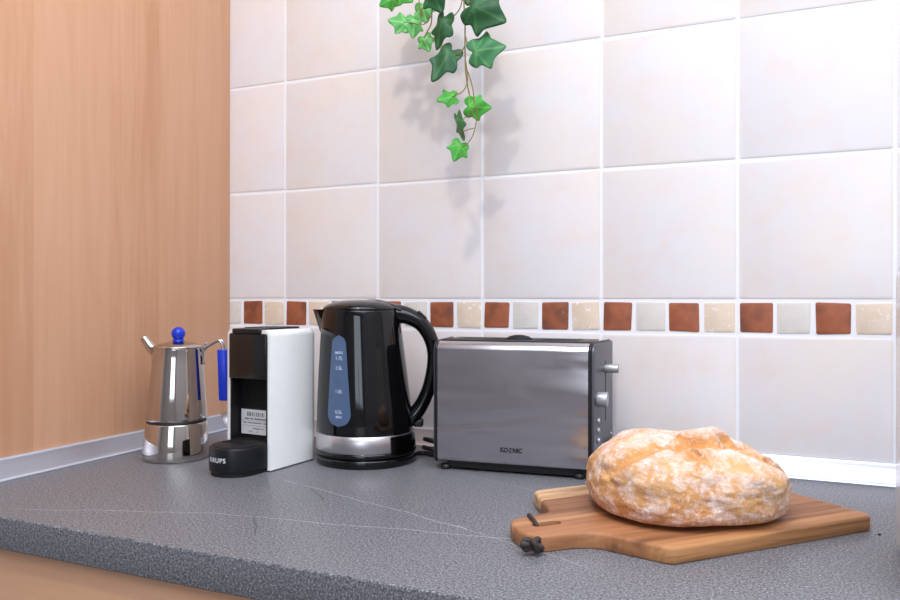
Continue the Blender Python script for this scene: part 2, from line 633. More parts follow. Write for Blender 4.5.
# ------------------------------------------------------------------ moka pot
def moka():
    root = thing('moka_pot', 'polished steel stovetop espresso pot with a round blue knob and blue handle grip', 'coffee maker', (.1155, -.2656, 0), math.atan2(.407, .913))
    lean = lambda z: (.0035 * z / .18, 0)
    boiler = [(0, .0475), (.001, .0492), (.004, .0500), (.0075, .0503), (.012, .0502), (.0555, .0462), (.0575, .0455)]
    link('boiler', lathe(boiler, lean=lean, seg=96), M['chrome'], root)
    link('gasket', lathe([(.0575, .0445), (.0578, .0450), (.0610, .0448), (.0612, .0440)], lean=lean, seg=96), M['gasket'], root)
    body = [(.0612, .0448), (.0622, .0460), (.065, .0461), (.110, .0425), (.150, .0389), (.1715, .0370), (.1730, .0372), (.1736, .0366)]
    ub = lathe(body, lean=lean, seg=96)
    # beak of the pouring lip, pressed out of the rim at the left
    for v in ub.verts:
        if v.co.z > .148:
            a = math.atan2(v.co.y, -(v.co.x - lean(v.co.z)[0]))
            k = max(0, 1 - abs(a) / .42)
            k = k * k * (3 - 2 * k) * (v.co.z - .148) / .0256
            v.co.x -= .009 * k
            v.co.z += .003 * k
    link('upper_chamber', ub, M['chrome'], root)
    # spout: short open tube standing off the beak
    sp = tube([(-.030, 0, .1655), (-.040, 0, .1740), (-.047, 0, .1835), (-.0515, 0, .1895)], [.0095, .0082, .0064, .0060], seg=16)
    link('spout', sp, M['chrome'], root)
    lid = link('lid', lathe([(.1737, .0385), (.1746, .0392), (.1765, .0380), (.1805, .0250), (.1835, .0130), (.1845, .0100)], lean=lean, seg=96), M['chrome'], root)
    kx = .0036
    bm = lathe([(.1835, .0086), (.1845, .0092), (.1865, .0086), (.1872, .0062)], lean=lambda z: (kx, 0), seg=32)
    s = bmesh.ops.create_uvsphere(bm, u_segments=36, v_segments=24, radius=.0106)
    for v in s['verts']:
        v.co += Vector((kx, 0, .1955))
    link('knob', bm, M['blue'], lid)
    # wire handle
    bm = bmesh.new()
    for sy in (-1, 1):
        add_tube(bm, [(.040, sy * .0035, .160), (.0425, sy * .0040, .1665), (.0455, sy * .0045, .172), (.053, sy * .005, .1775), (.066, sy * .0052, .1845), (.0705, sy * .0052, .1845),
                      (.0738, sy * .0052, .1790), (.0755, sy * .0052, .1690), (.0768, sy * .0050, .150)], .0019, seg=10)
    add_tube(bm, [(.0445, 0, .1475), (.0432, 0, .160), (.0438, 0, .172), (.0472, 0, .1805), (.0490, 0, .1805)], .0019, seg=8, flat=(2.2, 1))
    hd = link('handle', bm, M['steel_wire'], root)
    bm = prism(round_poly([(-.0076, -.0075), (.0076, -.0075), (.0076, .0075), (-.0076, .0075)], .004, 4), 0, .080, .0012, 2)
    for v in bm.verts:
        v.co.x += .0735 + .0030 * (1 - v.co.z / .08) * 1.0
        v.co.z += .0905
    link('grip', bm, M['blue'], hd)
    # rivets and safety valve
    bm = bmesh.new()
    s = bmesh.ops.create_cone(bm, cap_ends=True, segments=20, radius1=.0048, radius2=.0036, depth=.005, matrix=Matrix.Translation((.0, .0490, .032)) @ Matrix.Rotation(-PI / 2, 4, 'X'))
    link('safety_valve', bm, M['steel_wire'], root)
    return root


moka()

# ------------------------------------------------------------------ capsule coffee machine
def capsule():
    root = thing('capsule_machine', 'slim white capsule coffee machine with black front and drip tray, left of the kettle', 'coffee machine', (.2728, -.2850, 0), R(-4.2))
    W, D, H, TH = .0422, .115, .2050, .0058
    # shell: an arch extruded backwards with rounded rear edges, open at front
    def arch(w, h, r):
        return round_poly([(-w, 0.002), (-w, h), (w, h), (w, 0.002)], [0, r, r, 0], 8)
    bm = bmesh.new()
    outer, inner = arch(W, H, .0095), arch(W - TH, H - TH * .9, .0055)
    n = len(outer)
    steps = [(0.0, 0.0006), (.0006, 0)] + [(D - .022 + .022 * math.sin(a), .022 * (1 - math.cos(a))) for a in [PI / 2 * k / 10 for k in range(11)]]
    rings = []
    for y, inset in steps:
        sx = (W - inset) / W
        rings.append([bm.verts.new((x * sx, y, z if z < .01 else z - inset * .55)) for x, z in outer])
    inn0 = [bm.verts.new((x, 0, z)) for x, z in inner]
    inn1 = [bm.verts.new((x * .9, D - .03, z)) for x, z in inner]
    for a, b in zip(rings, rings[1:]):
        for k in range(n - 1):
            bm.faces.new((a[k], a[k + 1], b[k + 1], b[k]))
    for k in range(n - 1):
        bm.faces.new((inn0[k], inn0[k + 1], rings[0][k + 1], rings[0][k]))
        bm.faces.new((inn1[k], inn1[k + 1], inn0[k + 1], inn0[k]))
    bm.faces.new(rings[-1])
    bm.faces.new(inn1)
    for a, b in zip(rings, rings[1:]):
        pass
    bmesh.ops.recalc_face_normals(bm, faces=bm.faces[:])
    link('housing', bm, M['white_plastic'], root, sharp=50)
    # dark inner body behind the cup bay
    w = W - TH - .0004
    link('inner_body', box((-w * .9, .030, .004), (w * .9, D - .034, H - .012)), M['black_deep'], root)
    # smoked front cover
    bm = box((-w, -.0035, .1325), (w, .028, H - .0055), .0022, 3)
    link('front_cover', bm, M['smoke'], root)
    # cup bay with fine grid
    bm = bmesh.new()
    add_box(bm, (-w, .020, .004), (w, .0295, .1320))
    for i in range(17):
        x = -w + .004 + i * (2 * w - .008) / 16
        add_box(bm, (x - .0006, .0182, .088), (x + .0006, .0205, .1315))
    for i in range(12):
        z = .0885 + i * .0037
        add_box(bm, (-w + .003, .0186, z), (w - .003, .0204, z + .0009))
    link('cup_bay', bm, M['black_deep'], root, smooth=False)
    # side cheeks of the bay
    link('bay_cheek', box((-w, .0005, .003), (-w + .0028, .0198, .1320)), M['black_deep'], root)
    link('bay_cheek', box((w - .0028, .0005, .003), (w, .0198, .1320)), M['black_deep'], root)
    # lever lid on top, running to the back
    bm = bmesh.new()
    add_box(bm, (-.029, -.0048, H - .0060), (.0255, .022, H + .0018), .0024, 3)
    add_box(bm, (-.0285, .020, H + .0002), (.025, .086, H + .0030), .0014, 2)
    link('lever', bm, M['black_satin'], root)
    # sticker with code bars and small print
    st = link('label_sticker', box((-.0300, .0168, .0480), (w - .0031, .0178, .0850), .0004, 1), M['sticker'], root)
    bm = bmesh.new()
    rnd = random.Random(5)
    x = -.018
    while x < .013:
        q = rnd.choice([.0007, .001, .0016])
        add_box(bm, (x, .01665, .0750), (x + q, .01690, .0812))
        x += q + rnd.choice([.0008, .0012, .002])
    for z, a, b, dens, hh in ((.0712, -.023, .029, .85, .0022), (.0652, -.026, .029, .7, .0016), (.0568, -.009, .014, .85, .0016), (.0522, -.018, .028, .25, .0022)):
        x = a
        while x < b:
            q = rnd.uniform(.0009, .0022)
            if rnd.random() < dens:
                add_box(bm, (x, .01665, z - hh / 2), (x + q, .01690, z + hh / 2))
            x += q + .0006
    add_box(bm, (-.0290, .01665, .0606), (w - .004, .01690, .0610))
    add_box(bm, (-.0290, .01665, .0682), (w - .004, .01690, .0685))
    link('print', bm, M['ink'], st, smooth=False)
    # drip tray base: rounded nose
    NL, NW = .0625, .0368
    poly = [(NW, .024), (-NW, .024)]
    k = 26
    yc = -NL + NW * .92
    for i in range(k + 1):
        a = PI + PI * i / k
        poly.append((NW * math.cos(a), yc + NW * .92 * math.sin(a)))
    foot = [(x * .93, (y * .955 if y < 0 else y)) for x, y in poly]
    bm = prism(foot, 0.0, .0065)
    link('foot', bm, M['black_deep'], root)
    tr = link('drip_tray', prism(poly, .0060, .0405, .0022, 3), M['black_satin'], root, sharp=40)
    small = [(x * .90, (y * .93 if y < 0 else y - .002)) for x, y in poly]
    bm = prism(small, .0400, .0418, .0006, 2)
    link('tray_lid', bm, M['black_matt'], tr)
    bm = bmesh.new()
    for i in range(9):
        x = -.026 + i * .0065
        add_box(bm, (x - .0009, -.026, .0417), (x + .0009, .014, .0424))
    link('drip_grid', bm, M['black_deep'], tr, smooth=False)
    # lettering wrapped on the nose
    lt = text('KRUPS', .0092, M['letter_white'], tr, 'lettering', (0, 0, 0), (0, 0, 0), .0002, .00012, space=1.14)
    ctr = -PI / 2 - .03
    for v in lt.data.vertices:
        a = ctr + v.co.x / (NW * .96)
        rr_ = 1.006 + v.co.z * 10
        v.co = Vector((NW * math.cos(a) * rr_, yc + NW * .92 * math.sin(a) * rr_, .0240 + v.co.y))
    return root


capsule()

# ------------------------------------------------------------------ kettle
def kettle():
    ang = math.atan2(.407, .913)
    root = thing('electric_kettle', 'glossy black electric kettle with a blue water gauge and steel band at its foot', 'kettle', (.3962, -.1540, 0), ang)
    lean = lambda z: (-.0095 * z / .24, 0)
    base = link('power_base', lathe([(0, .0745), (.0015, .0768), (.0105, .0784), (.0128, .0770), (.0132, .0700)], seg=96), M['black_gloss'], root)
    prof = [(.0136, .072), (.0142, .0762), (.0165, .0774), (.0218, .0773), (.0222, .0762)]
    low = [(.0222, .0762), (.0228, .0770), (.0468, .0754), (.0474, .0747)]
    bodyp = [(.0474, .0747), (.050, .0750), (.090, .0724), (.140, .0686), (.190, .0640), (.2230, .0607), (.2315, .0596), (.2335, .0588)]
    link('body', lathe(prof, lean=lean, seg=96), M['black_gloss'], root).name = 'foot_ring'
    link('body', lathe(bodyp, lean=lean, seg=120), M['black_gloss'], root)
    # steel band with the black handle foot interrupting it on the right
    bm = lathe(low, lean=lean, seg=96, cap0=False, cap1=False)
    link('steel_band', bm, M['band'], root)
    bm = bmesh.new()
    n = 20
    for i in range(n + 1):
        a = -.95 + 1.9 * i / n
        for z, r in ((.0188, .0784), (.0458, .0764)):
            bm.verts.new((lean(z)[0] + r * math.cos(a), r * math.sin(a), z))
    bm.verts.ensure_lookup_table()
    for i in range(n):
        bm.faces.new((bm.verts[2 * i], bm.verts[2 * i + 2], bm.verts[2 * i + 3], bm.verts[2 * i + 1]))
    bmesh.ops.solidify(bm, geom=bm.faces[:], thickness=-.002)
    bmesh.ops.recalc_face_normals(bm, faces=bm.faces[:])
    link('handle_foot', bm, M['black_gloss'], root)
    # lid: domed, with a raised hinge ridge
    lid = link('lid', lathe([(.2335, .0582), (.2352, .0588), (.2385, .0568), (.2425, .0500), (.2460, .0400), (.2482, .0280), (.2492, .0150), (.2494, .001)], lean=lean, seg=96), M['black_gloss'], root)
    bm = tube([(-.008, 0, .2470), (.004, 0, .2474), (.020, 0, .2455), (.040, 0, .2395), (.055, 0, .2330)], [.002, .0050, .0070, .0085, .0085], seg=14, flat=(.55, 2.2))
    link('lid_ridge', bm, M['black_gloss'], lid)
    # spout: triangular beak on the left
    bm = bmesh.new()
    tip_z, low_z = .2340, .1870
    T = []
    for i in range(9):
        s = -1 + 2 * i / 8
        # top rim of the beak
        T.append(((-.0625 - .0215 * (1 - abs(s) ** 1.5)), s * .026, tip_z + .0005))
    low_pt = (-.0690, 0, low_z)
    tv = [bm.verts.new(p) for p in T]
    bv = [bm.verts.new((-.0645 - .0040 * (1 - abs(-1 + 2 * i / 8)), (-1 + 2 * i / 8) * .006, low_z)) for i in range(9)]
    tb = [bm.verts.new((-.050, y, tip_z + .0005)) for x, y, z in (T[0], T[-1])]
    bb = [bm.verts.new((-.052, y, low_z)) for y in (-.006, .006)]
    for i in range(8):
        bm.faces.new((tv[i], tv[i + 1], bv[i + 1], bv[i]))
    bm.faces.new((tb[0], tv[0], bv[0], bb[0]))
    bm.faces.new((tv[-1], tb[1], bb[1], bv[-1]))
    bm.faces.new([tb[0]] + tv + [tb[1]])
    bm.faces.new(list(reversed([bb[0]] + bv + [bb[1]])))
    bm.faces.new((tb[0], tb[1], bb[1], bb[0]))
    bmesh.ops.recalc_face_normals(bm, faces=bm.faces[:])
    link('spout', bm, M['black_gloss'], root, sharp=30)
    # handle: big loop on the right
    pts = [(.0300, 0, .2290), (.0480, 0, .2275), (.0660, 0, .2235), (.0850, 0, .2120), (.0985, 0, .1920), (.1050, 0, .1680), (.1035, 0, .1400),
           (.0965, 0, .1100), (.0860, 0, .0860), (.0745, 0, .0700), (.0640, 0, .0600)]
    rad = [.0150, .0150, .0135, .0120, .0112, .0108, .0106, .0106, .0112, .0125, .0120]
    hd = link('handle', tube(pts, rad, seg=20, flat=(1.0, 1.25)), M['black_gloss'], root)
    bm = box((.078, -.0080, .2235), (.096, .0080, .2275), .0018, 3)
    bmesh.ops.rotate(bm, verts=bm.verts[:], cent=(.087, 0, .2255), matrix=Matrix.Rotation(R(44), 3, 'Y'))
    link('lid_button', bm, M['black_satin'], hd)
    link('switch', box((.074, -.0095, .0520), (.089, .0095, .0640), .003, 3), M['black_satin'], root)
    # water gauge: rounded strip following the body
    camdir = math.atan2(CAM.y - root.location.y, CAM.x - root.location.x) - ang
    mid = camdir - R(31.5)
    z0, z1, hw = .0620, .1965, .0215

    def rad_at(z):
        for (a, ra), (b, rb) in zip(bodyp, bodyp[1:]):
            if a <= z <= b:
                return ra + (rb - ra) * (z - a) / (b - a)
        return bodyp[-1][1]

    def on_body(du, z, out):
        r_ = rad_at(z) + out
        a = mid + du / rad_at(z)
        return Vector((lean(z)[0] + r_ * math.cos(a), r_ * math.sin(a), z))
    def strip(name, mat, par, hw_, za, zb, out, tp=.52):
        bm = bmesh.new()
        rows, colsn = 40, 12
        grid = []
        for i in range(rows + 1):
            f = i / rows
            z = za + (zb - za) * f
            wdt = hw_ * (1 - (1 - tp) * f)
            cap = min(1, f * (zb - za) / (hw_ * .95), (1 - f) * (zb - za) / (hw_ * tp * 1.1))
            wdt *= math.sqrt(max(0.0004, 1 - (1 - cap) ** 2))
            grid.append([bm.verts.new(on_body(wdt * (-1 + 2 * k / colsn), z, out)) for k in range(colsn + 1)])
        for a, b in zip(grid, grid[1:]):
            for k in range(colsn):
                bm.faces.new((a[k], a[k + 1], b[k + 1], b[k]))
        bmesh.ops.solidify(bm, geom=bm.faces[:], thickness=.0012)
        bmesh.ops.recalc_face_normals(bm, faces=bm.faces[:])
        return link(name, bm, mat, par)
    gg = strip('water_gauge', M['gauge'], root, hw, z0, z1, .0006)
    def mark(s, z, size):
        o = text(s, size, M['letter_pale'], gg, 'gauge_mark', (0, 0, 0), (0, 0, 0), .0001, .00005)
        for v in o.data.vertices:
            v.co = on_body(.001 + v.co.x, z + v.co.y, .0010 + v.co.z)
        return o
    mark('MAX', .1705, .0062)
    mark('1.7L', .1625, .0076)
    mark('1.5L', .1480, .0072)
    mark('1.0L', .1135, .0072)
    mark('0.5L', .0835, .0072)
    mark('MIN', .0762, .0058)
    # power cord lying behind the base
    cpts = [(.070, .020, .0045), (.088, .030, .0042), (.108, .018, .0042), (.118, .038, .0042), (.098, .052, .006), (.088, .040, .0118), (.104, .020, .0122), (.118, .034, .0190), (.100, .050, .0200), (.090, .034, .0260), (.108, .022, .0240), (.118, .046, .0130), (.108, .062, .0045)]
    link('power_cord', tube(cpts, .0036, seg=10), M['cord'], base)
    return root


kettle()

# ------------------------------------------------------------------ toaster
def toaster():
    th = R(5.4)
    fl = Vector((.5227, -.1740))
    L = .2290
    root = thing('toaster', 'two-slice brushed steel toaster with dark end panels and round silver controls', 'toaster', (fl.x, fl.y, 0), th)
    Z0, ZT, DP, CAP = .0125, .1895, .118, .0046
    fl_ = .0125                                # the ends widen towards the back
    # profile (y,z) of the body
    prof = round_poly([(0, Z0), (0, ZT), (DP, ZT), (DP, Z0)], [.007, .0150, .0050, .004], 8)

    def shell(x0, x1, pr, mat, name, par=None, flare0=0.0, flare1=0.0, bev=0.0):
        bm = bmesh.new()
        a = [bm.verts.new((x0 - flare0 * y / DP, y, z)) for y, z in pr]
        b = [bm.verts.new((x1 + flare1 * y / DP, y, z)) for y, z in pr]
        n = len(pr)
        for k in range(n):
            bm.faces.new((a[k], b[k], b[(k + 1) % n], a[(k + 1) % n]))
        e0 = bm.faces.new(a)
        e1 = bm.faces.new(b)
        bmesh.ops.recalc_face_normals(bm, faces=bm.faces[:])
        if bev:
            es = list(set(e0.edges) | set(e1.edges))
            bmesh.ops.bevel(bm, geom=es, offset=bev, segments=3, profile=.5, affect='EDGES')
        return link(name, bm, mat, par or root, sharp=40)
    inner = [(y * .985 + .0009, Z0 + (z - Z0) * .993 + .0006) for y, z in prof]
    shell(CAP - .001, L - CAP + .001, inner, M['brushed'], 'body', None, fl_ * .9, fl_ * .9)
    rim = [(y * 1.012 - .0007, Z0 - .0008 + (z - Z0) * 1.009) for y, z in prof]
    shell(0, CAP, rim, M['black_satin'], 'end_rim', None, fl_, -fl_, .0018)
    shell(L - CAP, L, rim, M['black_satin'], 'end_rim', None, -fl_, fl_, .0018)
    # graphite end panel on the right, inside the rim
    pan = [(.0042 + y * .955, Z0 + .002 + (z - Z0) * .982) for y, z in prof]
    ep = shell(L - .002, L + .0030, pan, M['end_panel'], 'end_panel', None, 0, fl_, .0012)
    shell(-.0025, .002, pan, M['end_panel'], 'end_panel', None, fl_, 0, .0012)
    xs = lambda y: L + .0030 + fl_ * y / DP
    SY = .071                                  # lever slot
    link('lever_slot', box((xs(SY) - .003, SY - .0013, .074), (xs(SY) + .0004, SY + .0013, .1610)), M['black_deep'], ep, smooth=False)

    def cyl(r, x0, x1, y, z, mat, name, par, bev=.0012, seg=32):
        bm = lathe([(0, r - bev), (bev * .3, r - bev * .3), (bev, r), (x1 - x0 - bev, r), (x1 - x0 - bev * .3, r - bev * .3), (x1 - x0, r - bev)], seg=seg)
        bmesh.ops.rotate(bm, verts=bm.verts[:], cent=(0, 0, 0), matrix=Matrix.Rotation(PI / 2, 3, 'Y'))
        bmesh.ops.translate(bm, verts=bm.verts[:], vec=(x0, y, z))
        return link(name, bm, mat, par)
    cyl(.0064, xs(SY) - .002, xs(SY) + .0190, SY, .1500, M['grey_dial'], 'lever_knob', root)
    cyl(.0105, xs(.024) - .001, xs(.024) + .0140, .024, .1105, M['grey_dial'], 'browning_dial', root)
    for z in (.0795, .0660, .0520):
        cyl(.0042, xs(.027) - .001, xs(.027) + .0026, .027, z, M['grey_dial'], 'button', root, .0008, 20)
    cyl(.0025, xs(.104) - .001, xs(.104) + .0015, .104, .050, M['grey_dial'], 'button', root, .0006, 16)
    # dark top deck with the two slots and the warming rack lifter
    deck = link('top_deck', box((.004, .018, ZT - .003), (L - .004, DP - .010, ZT + .0010), .0008, 2), M['black_satin'], root)
    for y in (.034, .068):
        bm = bmesh.new()
        add_box(bm, (.022, y, ZT + .0006), (L - .024, y + .020, ZT + .0013))
        link('bread_slot', bm, M['black_deep'], deck, smooth=False)
    bm = lathe([(0, .0205), (.0016, .0205), (.0050, .0145), (.0068, .006), (.0070, .0005)], seg=36)
    bmesh.ops.scale(bm, verts=bm.verts[:], vec=(1, .45, 1))
    bmesh.ops.translate(bm, verts=bm.verts[:], vec=(.113, .061, ZT + .0008))
    link('lifter', bm, M['black_satin'], deck)
    # black floor pan and feet
    link('floor_pan', box((.018, .010, .0030), (L - .006, DP - .006, .0135), .001, 1), M['black_deep'], root)
    for x in (.014, L - .018):
        for y in (.012, DP - .014):
            link('foot', lathe([(0, .0066), (.0008, .0072), (.0070, .0078)], seg=24), M['black_matt'], root).location = (x, y, 0)
    # lettering: K O, three bars, N I C
    tz, ts = .0350, .0090
    text('KO', ts, M['letter_black'], root, 'lettering', (.1055, .0004, tz), (PI / 2, 0, 0), .0003, .00035, squash=.88)
    text('NIC', ts, M['letter_black'], root, 'lettering', (.1247, .0004, tz), (PI / 2, 0, 0), .0003, .00035, squash=.88)
    bm = bmesh.new()
    for k in range(3):
        z = tz + (-1 + k) * .0029
        add_box(bm, (.1126, -.0001, z - .0007), (.1164, .0006, z + .0007))
    link('lettering', bm, M['letter_black'], root, smooth=False)
    # mains cord leaving low at the rear right corner
    link('power_cord', tube([(L + .006, .108, .034), (L + .020, .112, .037), (L + .032, .108, .030), (L + .045, .096, .012), (L + .060, .085, .0045), (L + .085, .080, .0042)], [.0052, .0050, .0036, .0034, .0034, .0034], seg=12), M['cord'], root)
    return root


toaster()

# ------------------------------------------------------------------ bread board
A2, B2 = Vector((.67, .742)).normalized(), Vector((.742, -.67)).normalized()
BC = A2 * .393 + B2 * .852                  # middle of the board
BANG = math.atan2(A2.y, A2.x)


def board_mat():
    t = NT('acacia_board')
    tc = t.n('ShaderNodeTexCoord').outputs['Object']
    sep = t.n('ShaderNodeSeparateXYZ', _0=tc)
    wob = t.noise(t.coords('Object', (5, 5, 5)), 1, 2)
    # staves run along x; y runs from the front edge (-) to the rear (+)
    y = t.math('ADD', sep.outputs[1], t.math('MULTIPLY', t.math('SUBTRACT', wob, .5), .006))
    f = t.math('DIVIDE', t.math('ADD', y, .125), .25, clamp=True)
    stave = t.ramp(f, [(0, srgb(186, 136, 88)), (.10, srgb(188, 134, 88)), (.13, srgb(158, 108, 72)), (.30, srgb(178, 124, 84)), (.50, srgb(166, 114, 77)),
                       (.53, srgb(206, 156, 112)), (.56, srgb(172, 124, 88)), (.70, srgb(160, 114, 80)), (.815, srgb(152, 106, 74)), (.83, srgb(218, 178, 130)), (1, srgb(222, 186, 142))])
    v = t.coords('Object', (2.0, 30, 30))
    n1 = t.noise(v, 1.6, 5, .6, 1.2)
    n2 = t.noise(t.coords('Object', (6, 130, 130)), 1.0, 4, .6, .4)
    c = t.mix(t.ramp(n1, [(.42, (0, 0, 0)), (.70, (.85, .85, .85))]), stave, srgb(104, 66, 42))
    c = t.mix(t.math('MULTIPLY', t.ramp(n2, [(.45, (0, 0, 0)), (.7, (1, 1, 1))]), .35), c, srgb(140, 92, 58))
    t.p(Base__Color=c, Roughness=.48)
    t.b.inputs['Specular IOR Level'].default_value = .35
    t.bump(n2, .10, .0004)
    return t.m


M['board'] = board_mat()


def bread_board():
    root = thing('cutting_board', 'wooden cutting board with short handle and dark lace, lying under the bread loaf', 'cutting board', (BC.x, BC.y, 0), BANG)
    # local: x along the board (handle at -x), y towards the wall (rear)
    pts = [(.1525, -.1180), (.1505, .125), (-.135, .125), (-.163, .036), (-.222, .029), (-.2350, -.036), (-.180, -.0400), (-.161, -.048), (-.124, -.1180)]
    rads = [.012, .012, .016, .016, .024, .028, .030, .030, .014]
    poly = round_poly(pts, rads, 7)
    bm = bmesh.new()
    # with the lace hole: build top/bottom by bridging outline and hole with triangulation
    hx0, hx1, hyc, hr = -.203, -.181, -.003, .0060
    hole = [(hx1 + hr * math.cos(a), hyc + hr * math.sin(a)) for a in [-PI / 2 + PI * k / 8 for k in range(9)]] + \
           [(hx0 + hr * math.cos(a), hyc + hr * math.sin(a)) for a in [PI / 2 + PI * k / 8 for k in range(9)]]
    H = .0168
    lay = []
    def ring(pl, z):
        return [bm.verts.new((x, y, z)) for x, y in pl]
    def offs(pl, d):
        out = []
        n = len(pl)
        for i in range(n):
            p0, p1, p2 = Vector(pl[i - 1]), Vector(pl[i]), Vector(pl[(i + 1) % n])
            t_ = (p2 - p0).normalized()
            out.append((p1.x - t_.y * d, p1.y + t_.x * d))
        return out
    ins = lambda d: offs(poly, d)
    levels = [(.0020, 0.0), (.0006, .0008), (0.0, .0026), (0, H - .0036), (.0004, H - .0019), (.0014, H - .0006), (.0036, H)]
    # polygon runs counter-clockwise, so a positive offset goes inwards
    rings = [ring(ins(d), z) for d, z in levels]
    hr0, hr1 = ring(hole, 0), ring(hole, H)
    n = len(poly)
    for a, b in zip(rings, rings[1:]):
        for k in range(n):
            bm.faces.new((a[k], a[(k + 1) % n], b[(k + 1) % n], b[k]))
    nh = len(hole)
    for k in range(nh):
        bm.faces.new((hr0[k], hr1[k], hr1[(k + 1) % nh], hr0[(k + 1) % nh]))
    for rg, hg in ((rings[0], hr0), (rings[-1], hr1)):
        es = []
        for loop in (rg, hg):
            for k in range(len(loop)):
                q = loop[k], loop[(k + 1) % len(loop)]
                es.append(bm.edges.get(q) or bm.edges.new(q))
        bmesh.ops.triangle_fill(bm, use_beauty=True, use_dissolve=False, edges=es)
    bmesh.ops.recalc_face_normals(bm, faces=bm.faces[:])
    link('board', bm, M['board'], root, sharp=40)
    # lace: loop through the hole round the handle end, knotted at the front
    bm = tube([(-.2035, -.003, .0060), (-.2028, -.0010, .0160), (-.2018, .006, .0190), (-.1985, .0180, .0190), (-.1950, .0280, .0180), (-.1935, .0325, .0090), (-.1950, .0290, .0026)], .0022, seg=10)
    link('lace', bm, M['leather'], root)
    kx, ky, kz = -.2300, -.0400, .0110
    bm = bmesh.new()
    tre = []
    for k in range(14):
        a = 2 * PI * k / 14
        tre.append((kx + .0058 * (math.sin(a) + 1.1 * math.sin(2 * a)) * .75, ky + .0058 * (math.cos(a) - 1.1 * math.cos(2 * a)) * .55, kz + .0042 * math.sin(3 * a)))
    add_tube(bm, tre, .0030, seg=10, closed=True)
    add_tube(bm, [(kx + .002, ky - .002, kz), (kx + .006, ky - .004, kz - .002), (kx + .009, ky - .004, kz - .0045)], [.0030, .0030, .0028], seg=10)
    add_tube(bm, [(kx - .002, ky, kz), (kx - .008, ky - .001, kz + .001), (kx - .0125, ky + .002, kz + .002)], [.0030, .0030, .0028], seg=10)
    add_tube(bm, [(-.2035, -.003, .0025), (-.208, -.018, .0026), (-.215, -.034, .0030), (kx, ky, kz - .002)], .0023, seg=10)
    link('lace_knot', bm, M['leather'], root)
    return root


bread_board()

# ------------------------------------------------------------------ loaf
def bread_mat():
    t = NT('bread_crust')
    v = t.n('ShaderNodeTexCoord').outputs['Object']
    at = t.n('ShaderNodeAttribute', dict(attribute_name='crack')).outputs['Fac']
    n0 = t.noise(v, 16, 4, .65)
    n1 = t.noise(v, 70, 6, .7, .5)
    n2 = t.noise(v, 260, 4, .75)
    n3 = t.noise(v, 34, 5, .65, 1.0)
    crust = t.mix(t.ramp(n0, [(.35, (0, 0, 0)), (.65, (1, 1, 1))]), srgb(206, 148, 94), srgb(226, 178, 124))
    crust = t.mix(t.math('MULTIPLY', t.ramp(n3, [(.54, (0, 0, 0)), (.70, (1, 1, 1))]), .6), crust, srgb(188, 120, 74))
    sep = t.n('ShaderNodeSeparateXYZ', _0=v)
    lowe = t.ramp(sep.outputs[2], [(.010, (1, 1, 1)), (.036, (0, 0, 0))])
    crust = t.mix(t.math('MULTIPLY', lowe, .45), crust, srgb(180, 112, 66))
    flour = t.math('ADD', t.math('MULTIPLY', n3, .5), t.math('MULTIPLY', n1, .5))
    hgt = t.math('MULTIPLY', t.math('SUBTRACT', sep.outputs[2], .036), .75, clamp=False)
    flour = t.math('ADD', flour, hgt)
    flour = t.math('SUBTRACT', flour, t.math('MULTIPLY', at, .22))
    ff = t.ramp(flour, [(.445, (0, 0, 0)), (.515, (.45, .45, .45)), (.61, (.9, .9, .9))])
    ff = t.math('MULTIPLY', ff, t.ramp(n2, [(.34, (.40, .40, .40)), (.56, (1, 1, 1))]))
    c = t.mix(ff, crust, srgb(242, 228, 224))
    grains = t.ramp(n2, [(.60, (0, 0, 0)), (.66, (.6, .6, .6))])
    c = t.mix(grains, c, srgb(242, 230, 222))
    c = t.mix(t.math('MULTIPLY', at, .45, clamp=True), c, srgb(220, 156, 90))
    t.p(Base__Color=c, Roughness=.85)
    t.b.inputs['Specular IOR Level'].default_value = .2
    h = t.math('ADD', n2, t.math('MULTIPLY', n1, 2.2))
    t.bump(h, .5, .0020)
    return t.m


M['bread'] = bread_mat()


